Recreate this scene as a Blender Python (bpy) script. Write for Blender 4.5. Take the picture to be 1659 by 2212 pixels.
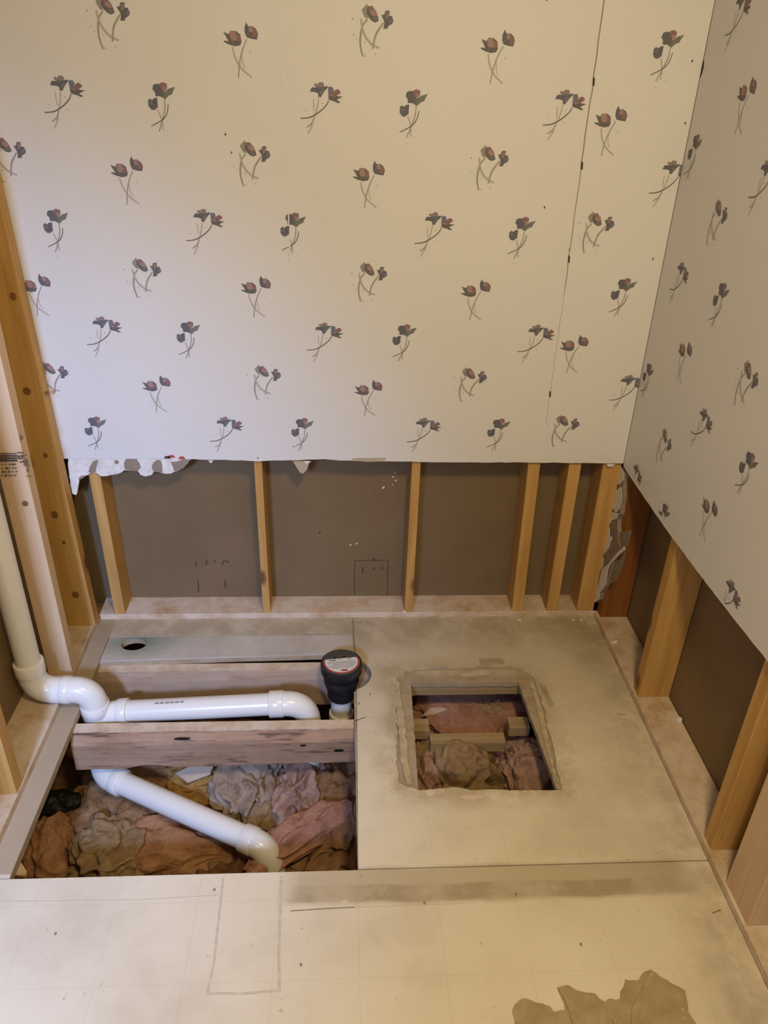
import bpy, bmesh, math, random
from mathutils import Vector, Matrix, noise
from mathutils.geometry import tessellate_polygon

random.seed(7)
for o in list(bpy.data.objects):
    bpy.data.objects.remove(o)
SC = bpy.context.scene
COL = SC.collection

# ------------------------------------------------------------------ camera
W, H = 1659.0, 2212.0
YAW, PITCH, ROLL = (math.radians(a) for a in (3.61815, 29.41834, -1.74488))
FPX = 1672.0
CAM = Vector((0.74074, -1.94337, 1.47572))
_f = Vector((math.sin(YAW) * math.cos(PITCH), math.cos(YAW) * math.cos(PITCH), -math.sin(PITCH)))
_r = Vector((math.cos(YAW), -math.sin(YAW), 0))
_d = _f.cross(_r)
RIGHT = _r * math.cos(ROLL) + _d * math.sin(ROLL)
DOWN = -_r * math.sin(ROLL) + _d * math.cos(ROLL)
FWD = _f
cd = bpy.data.cameras.new('camera')
cam = bpy.data.objects.new('camera', cd)
COL.objects.link(cam)
cd.sensor_fit = 'VERTICAL'
cd.sensor_height = 24.0
cd.lens = FPX / H * 24.0
cd.clip_start = 0.01
mw = Matrix((RIGHT, -DOWN, -FWD)).transposed().to_4x4()
mw.translation = CAM
cam.matrix_world = mw
SC.camera = cam


def P(px, py, axis, val):
    """point of the photograph on the plane axis = val"""
    d = FWD + RIGHT * ((px - W / 2) / FPX) + DOWN * ((py - H / 2) / FPX)
    return CAM + d * ((val - CAM[axis]) / d[axis])


# ------------------------------------------------------------------ light
SC.view_settings.view_transform = 'Standard'
SC.view_settings.look = 'None'
SC.view_settings.gamma = 1.0
SC.view_settings.use_curve_mapping = False
SC.view_settings.exposure = 0.0
wd = bpy.data.worlds.new('world')
SC.world = wd
wd.use_nodes = True
wd.node_tree.nodes['Background'].inputs[0].default_value = (0.9, 0.8, 0.65, 1)
wd.node_tree.nodes['Background'].inputs[1].default_value = 0.02


def lamp(name, kind, loc, aim, energy, color, **kw):
    l = bpy.data.lights.new(name, kind)
    l.energy = energy
    l.color = color
    for k, v in kw.items():
        setattr(l, k, v)
    o = bpy.data.objects.new(name, l)
    COL.objects.link(o)
    o.location = loc
    o.rotation_euler = (Vector(aim) - Vector(loc)).to_track_quat('-Z', 'Y').to_euler()
    return o


# warm bulb fixture overhead behind the camera, cool daylight from the doorway on the left behind it, plus an added cool fill
lamp('ceiling_bulb', 'AREA', (1.05, -1.80, 2.20), (1.05, -0.98, 0.0), 23.0, (1.0, 0.75, 0.36), shape='DISK', size=0.22)
lamp('daylight_beam', 'SPOT', (0.10, -2.70, 1.60), (-0.37, -0.52, 0.16), 320.0, (0.37, 0.53, 1.0),
     spot_size=math.radians(68), spot_blend=1.0, shadow_soft_size=0.14)
lamp('cool_fill', 'AREA', (0.40, -2.88, 1.45), (0.40, 0.0, 1.45), 9.0, (0.54, 0.71, 1.0), shape='RECTANGLE', size=0.8, size_y=1.7)  # added cool fill to neutralise the upper left wall


# ------------------------------------------------------------------ materials
def s2l(c):
    return tuple(((x / 255) / 12.92 if x / 255 <= 0.04045 else ((x / 255 + 0.055) / 1.055) ** 2.4) for x in c)


class NT:
    def __init__(s, name, rough=0.7, spec=0.3):
        s.m = bpy.data.materials.new(name)
        s.m.use_nodes = True
        s.t = s.m.node_tree
        s.b = s.t.nodes['Principled BSDF']
        s.b.inputs['Roughness'].default_value = rough
        s.b.inputs['Specular IOR Level'].default_value = spec
        s.co = s.n('ShaderNodeTexCoord').outputs['Object']

    def n(s, typ, **kw):
        x = s.t.nodes.new(typ)
        for k, v in kw.items():
            setattr(x, k, v)
        return x

    def l(s, a, b):
        s.t.links.new(a, b)

    def mp(s, scale=(1, 1, 1), rot=(0, 0, 0), loc=None, src=None):
        x = s.n('ShaderNodeMapping')
        s.l(src or s.co, x.inputs[0])
        x.inputs['Scale'].default_value = scale
        x.inputs['Rotation'].default_value = rot
        if loc:
            x.inputs['Location'].default_value = loc
        return x.outputs[0]

    def noise(s, scale, detail=4, rough=0.55, src=None, dist=0.0):
        x = s.n('ShaderNodeTexNoise')
        s.l(src or s.co, x.inputs['Vector'])
        x.inputs['Scale'].default_value = scale
        x.inputs['Detail'].default_value = detail
        x.inputs['Roughness'].default_value = rough
        x.inputs['Distortion'].default_value = dist
        return x.outputs[0]

    def ramp(s, fac, stops):
        x = s.n('ShaderNodeValToRGB')
        s.l(fac, x.inputs[0])
        e = x.color_ramp.elements
        while len(e) < len(stops):
            e.new(0.5)
        for k, (p, c) in zip(e, stops):
            k.position = p
            k.color = (*c, 1) if len(c) == 3 else c
        return x.outputs[0]

    def mix(s, fac, a, b, mode='MIX'):
        x = s.n('ShaderNodeMix', data_type='RGBA', blend_type=mode)
        for sock, v in ((x.inputs[0], fac), (x.inputs[6], a), (x.inputs[7], b)):
            if isinstance(v, (int, float)):
                sock.default_value = v
            elif isinstance(v, tuple):
                sock.default_value = (*v, 1)
            else:
                s.l(v, sock)
        return x.outputs[2]

    def math(s, op, a, b=0.0, clamp=False):
        x = s.n('ShaderNodeMath', operation=op, use_clamp=clamp)
        for sock, v in ((x.inputs[0], a), (x.inputs[1], b)):
            if isinstance(v, (int, float)):
                sock.default_value = v
            else:
                s.l(v, sock)
        return x.outputs[0]

    def bump(s, h, strength=0.3, dist=0.002):
        x = s.n('ShaderNodeBump')
        x.inputs['Strength'].default_value = strength
        x.inputs['Distance'].default_value = dist
        s.l(h, x.inputs['Height'])
        s.l(x.outputs[0], s.b.inputs['Normal'])

    def col(s, c):
        if isinstance(c, tuple):
            s.b.inputs['Base Color'].default_value = (*c, 1)
        else:
            s.l(c, s.b.inputs['Base Color'])
        return s.m


def wood(name, axis, light, dark, knot=(0.16, 0.07, 0.025), dust=0.0, dustcol=(0.55, 0.5, 0.42), rough=0.62, streak=False):
    t = NT(name, rough, 0.25)
    rnd = t.n('ShaderNodeObjectInfo').outputs['Random']
    off = t.n('ShaderNodeCombineXYZ')
    v = t.math('MULTIPLY', rnd, 37.0)
    for i in range(3):
        t.l(v, off.inputs[i])
    add = t.n('ShaderNodeVectorMath', operation='ADD')
    t.l(t.co, add.inputs[0])
    t.l(off.outputs[0], add.inputs[1])
    sc = [42.0, 42.0, 42.0]
    sc[axis] = 2.2
    g = t.noise(1.0, 5, 0.6, t.mp(tuple(sc), src=add.outputs[0]), 0.6)
    c = t.ramp(g, [(0.32, dark), (0.5, tuple(0.5 * (a + b) for a, b in zip(light, dark))), (0.66, light)])
    kz = [9.0, 9.0, 9.0]
    kz[axis] = 4.2
    vo = t.n('ShaderNodeTexVoronoi')
    t.l(t.mp(tuple(kz), src=add.outputs[0]), vo.inputs['Vector'])
    vo.inputs['Scale'].default_value = 1.0
    k = t.ramp(vo.outputs['Distance'], [(0.07, (1, 1, 1)), (0.15, (0, 0, 0))])
    c = t.mix(k, c, knot)
    b = t.noise(3.0, 3, 0.5, add.outputs[0])
    c = t.mix(t.math('MULTIPLY', b, 0.35), c, tuple(x * 0.62 for x in dark))
    if dust > 0:
        dn = t.ramp(t.noise(14.0, 6, 0.7), [(0.28, (0, 0, 0)), (0.58, (1, 1, 1))])
        c = t.mix(t.math('MULTIPLY', dn, dust), c, dustcol)
    if streak:
        st = t.ramp(t.noise(1.0, 4, 0.6, t.mp((7, 70, 70), src=add.outputs[0]), 0.3), [(0.56, (0, 0, 0)), (0.64, (1, 1, 1))])
        c = t.mix(t.math('MULTIPLY', st, 0.75), c, (0.10, 0.055, 0.04))
    t.bump(g, 0.25, 0.0012)
    return t.col(c)


PINE_L, PINE_D = (0.66, 0.40, 0.14), (0.48, 0.26, 0.075)
M = {}
for i, a in enumerate('xyz'):
    M['pine_' + a] = wood('pine_lumber_' + a, i, PINE_L, PINE_D)
    M['plate_' + a] = wood('dusty_pine_plate_' + a, i, (0.58, 0.38, 0.19), (0.42, 0.26, 0.12), dust=0.85, dustcol=(0.70, 0.60, 0.50))
M['pine_pale'] = wood('pale_spruce_lumber', 2, (0.76, 0.56, 0.37), (0.64, 0.45, 0.27))
M['pine_red'] = wood('reddish_pine', 2, (0.30, 0.115, 0.03), (0.22, 0.075, 0.018))
M['joist'] = wood('weathered_joist_wood', 0, (0.56, 0.385, 0.25), (0.38, 0.24, 0.145), dust=0.5, dustcol=(0.50, 0.40, 0.33), rough=0.75)
M['old_joist'] = wood('aged_joist_wood', 0, (0.44, 0.27, 0.165), (0.27, 0.15, 0.08), knot=(0.10, 0.05, 0.03), dust=0.35, dustcol=(0.50, 0.36, 0.28), rough=0.8, streak=True)
M['cleat'] = wood('grey_brown_cleat_wood', 0, (0.46, 0.34, 0.19), (0.30, 0.21, 0.10), rough=0.8)
M['ply'] = wood('plywood_edge', 0, (0.42, 0.31, 0.19), (0.28, 0.19, 0.10), dust=0.4, rough=0.85)


def paper_mat():
    t = NT('wallpaper_ground', 0.55, 0.3)
    weave = t.noise(1.0, 2, 0.6, t.mp((900, 900, 140)))
    n2 = t.noise(2.5, 4, 0.6)
    c = t.mix(n2, (0.69, 0.675, 0.655), (0.75, 0.74, 0.72))
    c = t.mix(t.math('MULTIPLY', weave, 0.12), c, (0.5, 0.46, 0.40))
    t.bump(weave, 0.08, 0.0004)
    return t.col(c)


M['paper'] = paper_mat()


def simple(name, c1, c2, scale=8.0, rough=0.7, spec=0.3, bump=0.0, detail=5):
    t = NT(name, rough, spec)
    n = t.noise(scale, detail, 0.6)
    if bump:
        t.bump(n, bump, 0.003)
    return t.col(t.ramp(n, [(0.35, c1), (0.65, c2)]))


M['panel'] = simple('grey_brown_board_paper', (0.180, 0.124, 0.066), (0.208, 0.144, 0.078), 5.0, 0.8, 0.2)
M['panel_side'] = simple('brown_board_paper', (0.20, 0.136, 0.070), (0.235, 0.160, 0.084), 5.0, 0.8, 0.2)
M['gypsum'] = simple('white_gypsum', (0.66, 0.63, 0.60), (0.80, 0.78, 0.75), 60.0, 0.9, 0.1, 0.4)
M['kraft'] = simple('torn_kraft_paper', (0.25, 0.20, 0.15), (0.32, 0.26, 0.20), 40.0, 0.9, 0.1, 0.2)
M['kraft_light'] = simple('buff_torn_paper', (0.42, 0.36, 0.26), (0.50, 0.43, 0.32), 40.0, 0.9, 0.1, 0.2)
M['knot'] = simple('dark_pine_knot', (0.16, 0.075, 0.025), (0.26, 0.13, 0.045), 90.0, 0.7, 0.2)
M['ledge'] = simple('beige_torn_underlay', (0.40, 0.32, 0.20), (0.56, 0.47, 0.33), 30.0, 0.85, 0.15, 0.4)
M['flake'] = simple('brown_torn_backing', (0.34, 0.255, 0.15), (0.44, 0.34, 0.21), 22.0, 0.85, 0.15, 0.4)
M['scuff'] = simple('faint_scuff', (0.50, 0.44, 0.345), (0.64, 0.575, 0.46), 60.0, 0.7, 0.2)
M['pvc'] = simple('white_pvc', (0.78, 0.77, 0.74), (0.83, 0.82, 0.79), 3.0, 0.25, 0.5)
M['abs'] = simple('black_abs_plastic', (0.012, 0.012, 0.014), (0.022, 0.022, 0.025), 30.0, 0.42, 0.45)
M['abs_cap'] = simple('dark_grey_cap_plastic', (0.055, 0.052, 0.048), (0.08, 0.075, 0.068), 30.0, 0.5, 0.4)
M['label'] = simple('white_label_paper', (0.68, 0.66, 0.62), (0.74, 0.72, 0.68), 30.0, 0.4, 0.4)
M['red'] = simple('red_label_ink', (0.42, 0.055, 0.05), (0.48, 0.07, 0.06), 30.0, 0.4, 0.4)
M['ink'] = simple('grey_label_ink', (0.24, 0.23, 0.22), (0.34, 0.33, 0.31), 300.0, 0.5, 0.3)
M['black_ink'] = simple('dark_stamp_ink', (0.035, 0.025, 0.015), (0.09, 0.06, 0.035), 300.0, 0.8, 0.1)
M['pencil'] = simple('pencil_mark', (0.055, 0.045, 0.035), (0.09, 0.072, 0.055), 100.0, 0.8, 0.1)
M['black'] = simple('black_belly_wrap', (0.006, 0.006, 0.006), (0.012, 0.012, 0.011), 30.0, 0.6, 0.3)
M['ceil'] = simple('ceiling_paint', (0.70, 0.67, 0.60), (0.74, 0.71, 0.64), 3.0)
M['shard'] = simple('buff_board_scrap', (0.62, 0.50, 0.40), (0.72, 0.60, 0.48), 30.0, 0.8, 0.2, 0.2)


def fluff(name, c1, c2, c3, scale=22.0):
    t = NT(name, 0.95, 0.08)
    n = t.noise(scale, 8, 0.7, dist=0.8)
    n2 = t.noise(scale * 6, 6, 0.75)
    c = t.ramp(n, [(0.30, c1), (0.50, c2), (0.68, c3)])
    c = t.mix(t.math('MULTIPLY', n2, 0.3), c, tuple(x * 0.5 for x in c1))
    h = t.math('ADD', n, n2)
    t.bump(h, 0.75, 0.006)
    return t.col(c)


M['pink'] = fluff('pink_fibreglass', (0.36, 0.165, 0.11), (0.53, 0.275, 0.20), (0.60, 0.37, 0.27))
M['pink2'] = fluff('dusty_pink_fibreglass', (0.34, 0.20, 0.15), (0.50, 0.32, 0.26), (0.60, 0.42, 0.34))
M['buff'] = fluff('buff_crumpled_insulation', (0.27, 0.17, 0.085), (0.40, 0.27, 0.145), (0.53, 0.39, 0.235))
M['grey_fluff'] = fluff('grey_crumpled_insulation', (0.30, 0.22, 0.165), (0.46, 0.35, 0.27), (0.60, 0.48, 0.38), 30)
M['brown'] = fluff('brown_insulation', (0.24, 0.12, 0.06), (0.38, 0.22, 0.115), (0.50, 0.32, 0.17))
M['ochre'] = fluff('ochre_insulation', (0.36, 0.19, 0.06), (0.50, 0.30, 0.10), (0.58, 0.38, 0.16))
M['orange'] = fluff('orange_brown_insulation', (0.36, 0.16, 0.08), (0.52, 0.27, 0.14), (0.60, 0.36, 0.20))
M['soil'] = fluff('brown_belly_debris', (0.13, 0.06, 0.03), (0.24, 0.13, 0.065), (0.34, 0.20, 0.10), 26)


def vinyl_mat():
    """beige sheet flooring: faint six-inch square print, grime and old glue marks"""
    t = NT('beige_sheet_flooring', 0.5, 0.3)
    sx = t.n('ShaderNodeSeparateXYZ')
    t.l(t.co, sx.inputs[0])
    X, Y = sx.outputs[0], sx.outputs[1]
    big = t.noise(3.2, 6, 0.62)
    c = t.ramp(big, [(0.30, (0.62, 0.545, 0.42)), (0.50, (0.73, 0.66, 0.525)), (0.70, (0.78, 0.715, 0.585))])
    cloth = t.noise(1.0, 3, 0.6, t.mp((500, 500, 500)))
    c = t.mix(t.math('MULTIPLY', cloth, 0.10), c, (0.36, 0.30, 0.2))

    def band(v, a, b, soft, wob=0.02):
        nz = t.math('MULTIPLY', t.math('SUBTRACT', t.noise(7.0, 4), 0.5), wob * 2)
        v = t.math('ADD', v, nz)
        lo = t.math('MULTIPLY', t.math('SUBTRACT', v, a), 1 / soft, True)
        hi = t.math('MULTIPLY', t.math('SUBTRACT', b, v), 1 / soft, True)
        return t.math('MULTIPLY', lo, hi)

    # grid print
    def grid(v, pitch, off):
        fr = t.math('FRACT', t.math('MULTIPLY', t.math('ADD', v, off), 1 / pitch))
        d = t.math('ABSOLUTE', t.math('SUBTRACT', fr, 0.5))
        return t.math('MULTIPLY', t.math('SUBTRACT', d, 0.488), 90.0, True)
    g = t.math('MAXIMUM', grid(X, 0.1635, 0.043), grid(Y, 0.1635, 0.128))
    c = t.mix(t.math('MULTIPLY', g, 0.13), c, (0.36, 0.29, 0.19))
    # grimy glue strip along the cut, and the rim beside the back and right plates
    dirt = t.ramp(t.noise(11.0, 7, 0.7), [(0.36, (0, 0, 0)), (0.56, (1, 1, 1))])
    b1 = t.math('MULTIPLY', band(Y, -0.965, -0.872, 0.012, 0.012), band(X, 0.60, 1.50, 0.05))
    c = t.mix(t.math('MULTIPLY', b1, 0.55), c, (0.37, 0.28, 0.155))
    b1b = t.math('MULTIPLY', band(Y, -0.958, -0.915, 0.006, 0.01), band(X, 0.62, 1.45, 0.05))
    c = t.mix(t.math('MULTIPLY', t.math('MULTIPLY', b1b, dirt), 0.5), c, (0.27, 0.205, 0.12))
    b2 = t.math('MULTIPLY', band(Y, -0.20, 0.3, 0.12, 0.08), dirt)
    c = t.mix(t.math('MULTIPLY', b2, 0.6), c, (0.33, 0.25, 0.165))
    b5 = t.math('MULTIPLY', band(X, -0.5, 0.056, 0.008, 0.002), band(Y, -0.874, 0.5, 0.004, 0.002))  # browner tone over the left ledge
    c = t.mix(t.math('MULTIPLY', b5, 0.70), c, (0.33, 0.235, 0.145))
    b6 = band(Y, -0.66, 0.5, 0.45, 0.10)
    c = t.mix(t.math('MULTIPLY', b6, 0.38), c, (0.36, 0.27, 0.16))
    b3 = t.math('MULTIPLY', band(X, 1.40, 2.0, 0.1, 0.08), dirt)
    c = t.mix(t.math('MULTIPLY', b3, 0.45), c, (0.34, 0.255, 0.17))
    b4 = t.math('MULTIPLY', t.math('MULTIPLY', band(X, 0.82, 1.34, 0.05, 0.05), band(Y, -0.74, -0.19, 0.05, 0.05)), dirt)
    c = t.mix(t.math('MULTIPLY', b4, 0.6), c, (0.36, 0.27, 0.15))
    spots = t.ramp(t.noise(45.0, 3, 0.6), [(0.69, (0, 0, 0)), (0.74, (1, 1, 1))])
    c = t.mix(t.math('MULTIPLY', spots, 0.55), c, (0.28, 0.2, 0.13))
    t.bump(big, 0.12, 0.004)
    return t.col(c)


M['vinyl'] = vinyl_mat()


def green_board():
    t = NT('stained_patch_board', 0.6, 0.25)
    d = t.n('ShaderNodeVectorMath', operation='DISTANCE')
    t.l(t.mp((1, 1.6, 0)), d.inputs[0])
    d.inputs[1].default_value = (0.145, -0.165, 0)
    n = t.math('ADD', d.outputs['Value'], t.math('MULTIPLY', t.noise(14.0, 5), 0.10))
    base = t.ramp(t.noise(6.0, 6, 0.65), [(0.3, (0.44, 0.39, 0.33)), (0.7, (0.60, 0.55, 0.49))])
    return t.col(t.mix(t.ramp(n, [(0.07, (1, 1, 1)), (0.20, (0, 0, 0))]), base, (0.20, 0.245, 0.185)))


M['patch'] = green_board()


def print_mat():
    t = NT('flower_print_ink', 0.6, 0.25)
    a = t.n('ShaderNodeVertexColor', layer_name='ink')
    n = t.noise(420.0, 3, 0.6)
    return t.col(t.mix(t.math('MULTIPLY', n, 0.30), a.outputs[0], (0.62, 0.59, 0.54)))


M['print'] = print_mat()


# ------------------------------------------------------------------ geometry helpers
def tag(o, label=None, cat=None, group=None, kind=None):
    for k, v in (('label', label), ('category', cat), ('group', group), ('kind', kind)):
        if v:
            o[k] = v
    return o


def obj(name, verts, faces, mat, parent=None, smooth=False, origin=None):
    vs = [Vector(v) for v in verts]
    if origin is None:
        lo = [min(v[i] for v in vs) for i in range(3)]
        hi = [max(v[i] for v in vs) for i in range(3)]
        origin = Vector(((lo[0] + hi[0]) / 2, (lo[1] + hi[1]) / 2, lo[2]))
    origin = Vector(origin)
    me = bpy.data.meshes.new(name)
    me.from_pydata([v - origin for v in vs], [], faces)
    if smooth:
        me.polygons.foreach_set('use_smooth', [True] * len(me.polygons))
    me.materials.append(M[mat] if isinstance(mat, str) else mat)
    me.update()
    o = bpy.data.objects.new(name, me)
    COL.objects.link(o)
    o.location = origin
    if parent:
        o.parent = parent
        o.matrix_parent_inverse = Matrix.Translation(-parent.location)
    return o


def empty(name, loc):
    o = bpy.data.objects.new(name, None)
    COL.objects.link(o)
    o.location = loc
    o.empty_display_size = 0.05
    return o


def box(name, x0, x1, y0, y1, z0, z1, mat, parent=None, bevel=0.0015, lean=(0, 0), origin=None, seg=1):
    bm = bmesh.new()
    bmesh.ops.create_cube(bm, size=1.0)
    for v in bm.verts:
        t = v.co.z + 0.5
        v.co = Vector((x0 + (v.co.x + .5) * (x1 - x0) + lean[0] * t, y0 + (v.co.y + .5) * (y1 - y0) + lean[1] * t, z0 + t * (z1 - z0)))
    if bevel:
        bmesh.ops.bevel(bm, geom=list(bm.edges), offset=bevel, segments=seg, affect='EDGES')
    bmesh.ops.recalc_face_normals(bm, faces=bm.faces)
    bm.verts.index_update()
    vs = [v.co.copy() for v in bm.verts]
    fs = [[v.index for v in f.verts] for f in bm.faces]
    bm.free()
    return obj(name, vs, fs, mat, parent, origin=origin)


def prism(name, loops, to3, n, t, mat, parent=None, origin=None):
    """2D outline (first loop) with holes (other loops), pushed along n by thickness t"""
    n = Vector(n)
    tris = tessellate_polygon([[Vector((a, b, 0)) for a, b in lp] for lp in loops])
    flat = [p for lp in loops for p in lp]
    N = len(flat)
    v0 = [Vector(to3(*p)) for p in flat]
    vs = v0 + [v + n * t for v in v0]
    fs = []
    for a, b, c in tris:
        if (v0[b] - v0[a]).cross(v0[c] - v0[a]).dot(n) < 0:
            b, c = c, b
        fs.append((a + N, b + N, c + N))
        fs.append((a, c, b))
    k = 0
    for lp in loops:
        m = len(lp)
        for i in range(m):
            j = (i + 1) % m
            fs.append((k + i, k + j, k + j + N, k + i + N))
        k += m
    bm = bmesh.new()
    bv = [bm.verts.new(v) for v in vs]
    for f in fs:
        try:
            bm.faces.new([bv[i] for i in f])
        except ValueError:
            pass
    bmesh.ops.recalc_face_normals(bm, faces=bm.faces)
    bm.verts.index_update()
    vs = [v.co.copy() for v in bm.verts]
    fs = [[v.index for v in f.verts] for f in bm.faces]
    bm.free()
    return obj(name, vs, fs, mat, parent, origin=origin)


def XY(z):
    return lambda a, b: (a, b, z)


def XZ(y):
    return lambda a, b: (a, y, b)


def YZ(x):
    return lambda a, b: (x, a, b)


def rough_line(pts, step=0.012, amp=0.0015, seed=0):
    """polyline resampled with small random wander"""
    out = []
    for i in range(len(pts) - 1):
        a, b = Vector(pts[i]), Vector(pts[i + 1])
        m = max(1, int((b - a).length / step))
        d = (b - a).normalized() if (b - a).length else Vector((1, 0))
        nn = Vector((-d.y, d.x))
        for k in range(m):
            p = a.lerp(b, k / m)
            if not (k == 0 and i == 0):
                p = p + nn * amp * 2 * noise.noise(Vector((p.x * 60, p.y * 60, seed * 7.3)))
            out.append(tuple(p))
    out.append(tuple(pts[-1]))
    return out


def frames(path):
    T = []
    for i in range(len(path)):
        a = path[max(0, i - 1)]
        b = path[min(len(path) - 1, i + 1)]
        T.append((b - a).normalized())
    ref = Vector((0, 0, 1)) if abs(T[0].z) < 0.9 else Vector((1, 0, 0))
    u = (ref - T[0] * ref.dot(T[0])).normalized()
    out = []
    for t in T:
        u = (u - t * u.dot(t)).normalized()
        out.append((t, u, t.cross(u)))
    return out


def tube_geo(path, radii, seg=32, cap=True, hollow=0.0):
    path = [Vector(p) for p in path]
    if isinstance(radii, (int, float)):
        radii = [radii] * len(path)
    fr = frames(path)
    vs, fs = [], []
    for p, r, (t, u, w) in zip(path, radii, fr):
        for k in range(seg):
            a = 2 * math.pi * k / seg
            vs.append(p + u * (r * math.cos(a)) + w * (r * math.sin(a)))
    for i in range(len(path) - 1):
        for k in range(seg):
            k2 = (k + 1) % seg
            fs.append((i * seg + k, i * seg + k2, (i + 1) * seg + k2, (i + 1) * seg + k))
    if cap:
        fs.append(tuple(range(seg))[::-1])
        fs.append(tuple((len(path) - 1) * seg + k for k in range(seg)))
    return vs, fs


def tube(name, path, radii, mat, parent=None, seg=32, cap=True):
    vs, fs = tube_geo(path, radii, seg, cap)
    o = obj(name, vs, fs, mat, parent)
    me = o.data
    me.polygons.foreach_set('use_smooth', [len(p.vertices) == 4 for p in me.polygons])
    me.set_sharp_from_angle(angle=math.radians(40))
    return o


def arc(a, corner, b, n=10):
    """quadratic sweep from a to b bending at corner"""
    a, c, b = Vector(a), Vector(corner), Vector(b)
    return [(a * (1 - t) ** 2 + c * 2 * t * (1 - t) + b * t * t) for t in (i / n for i in range(n + 1))]


def hub(name, a, b, mat, parent, r=0.0375):
    """socket ring with a soft lip from a to b"""
    a, b = Vector(a), Vector(b)
    d = (b - a)
    pts = [a, a + d * .02, a + d * .08, a + d * .92, a + d * .98, b]
    return tube(name, pts, [r * .90, r * .97, r, r, r * .97, r * .90], mat, parent)


def lump(name, c, rad, mat, seed, label=None, cat=None, amp=0.35, freq=3.0, sub=5, flat=0.45, parent=None, group=None, facet=False, turn=0.0):
    """crumpled mass of wool or paper: low irregular mound with folds"""
    bm = bmesh.new()
    bmesh.ops.create_icosphere(bm, subdivisions=6 if max(rad) > 0.09 else 5, radius=1.0)
    off = Vector((seed * 3.17, seed * 1.31, seed * 2.71))
    rot = Matrix.Rotation(turn, 3, 'Z')
    for v in bm.verts:
        d = v.co.normalized()
        q = d + off
        w = Vector((noise.noise(q * 1.3), noise.noise(q * 1.3 + Vector((9, 0, 0))), noise.noise(q * 1.3 + Vector((0, 9, 0))))) * 0.9
        low = noise.noise(q * 0.9 + w * 0.4)
        mid = noise.noise(q * 2.2 + w)
        f1 = 1.0 - 2.0 * abs(noise.noise(q * (2.1 if facet else 1.5) + w * 1.2))
        f2 = 1.0 - 2.0 * abs(noise.noise(q * (4.6 if facet else 3.0) + w * 1.6 + Vector((3, 7, 1))))
        k1, k2 = (0.26, 0.13) if facet else (0.14, 0.06)
        fine = 0.022 * noise.noise(q * 13) + 0.016 * noise.noise(q * 27)
        r = 0.86 + 0.42 * low + 0.14 * mid + k1 * f1 + k2 * f2 + fine * (0.6 if facet else 1.0)
        p = d * max(0.35, r)
        if p.z < 0:
            p.z *= flat
        p = rot @ Vector((p.x * rad[0], p.y * rad[1], p.z * rad[2]))
        v.co = p + Vector(c)
    vs = [v.co.copy() for v in bm.verts]
    fs = [[v.index for v in f.verts] for f in bm.faces]
    bm.free()
    o = obj(name, vs, fs, mat, parent, smooth=True)
    if label:
        tag(o, label, cat, group)
    return o


def chip(name, c, size, mat, seed, label=None, cat='debris', group=None, parent=None):
    """small angular crumb resting at c"""
    rr = random.Random(seed)
    bm = bmesh.new()
    bmesh.ops.create_icosphere(bm, subdivisions=2, radius=1.0)
    sx, sy, sz = size
    for v in bm.verts:
        k = 0.75 + 0.5 * noise.noise(v.co * 1.6 + Vector((seed, seed * .7, 0)))
        v.co = Vector((v.co.x * sx * k, v.co.y * sy * k, max(-0.4, v.co.z * k) * sz))
    zmin = min(v.co.z for v in bm.verts)
    a = rr.random() * 6
    R = Matrix.Rotation(a, 3, 'Z')
    vs = [R @ (v.co - Vector((0, 0, zmin))) + Vector(c) for v in bm.verts]
    fs = [[v.index for v in f.verts] for f in bm.faces]
    bm.free()
    o = obj(name, vs, fs, mat, parent)
    if label:
        tag(o, label, cat, group)
    return o


# ------------------------------------------------------------------ room shell
YF = -2.95      # wall behind the camera
ZC = 2.40
XL, XR = -0.105, 1.640

# floor: plywood deck with the cut openings
NC, NR = (0.757, -0.262), 0.068
ang = [math.acos(0.018 / NR) * s for s in (-1, 1)]
notch = [(NC[0] + NR * math.cos(a), NC[1] + NR * math.sin(a)) for a in [ang[0] + (ang[1] - ang[0]) * i / 20 for i in range(21)]]
BACK_EDGE = [(0.70, -0.172), (0.40, -0.180), (0.05, -0.192)]
opening = [(0.05, -0.880), (0.775, -0.880)] + notch + BACK_EDGE
vent_hole = (rough_line([(0.924, -0.672), (1.00, -0.664), (1.06, -0.672), (1.14, -0.676), (1.257, -0.680)], amp=0.003, seed=3)[:-1]
             + rough_line([(1.257, -0.680), (1.239, -0.297)], amp=0.001, seed=4)[:-1]
             + rough_line([(1.239, -0.297), (0.935, -0.297)], amp=0.0015, seed=5)[:-1]
             + rough_line([(0.935, -0.297), (0.924, -0.672)], amp=0.001, seed=6)[:-1])
PIPE_HOLE = [(0.131 + 0.037 * math.cos(a), -0.118 + 0.029 * math.sin(a)) for a in [2 * math.pi * i / 28 for i in range(28)]]
floor = prism('floor', [[(XL, YF), (XR, YF), (XR, 0.10), (XL, 0.10)], opening, vent_hole, PIPE_HOLE], XY(-0.022), (0, 0, 1), 0.016, 'ply', origin=(0, 0, 0))
tag(floor, 'bare subfloor of the gutted bathroom with cut openings', 'floor', kind='structure')

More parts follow.
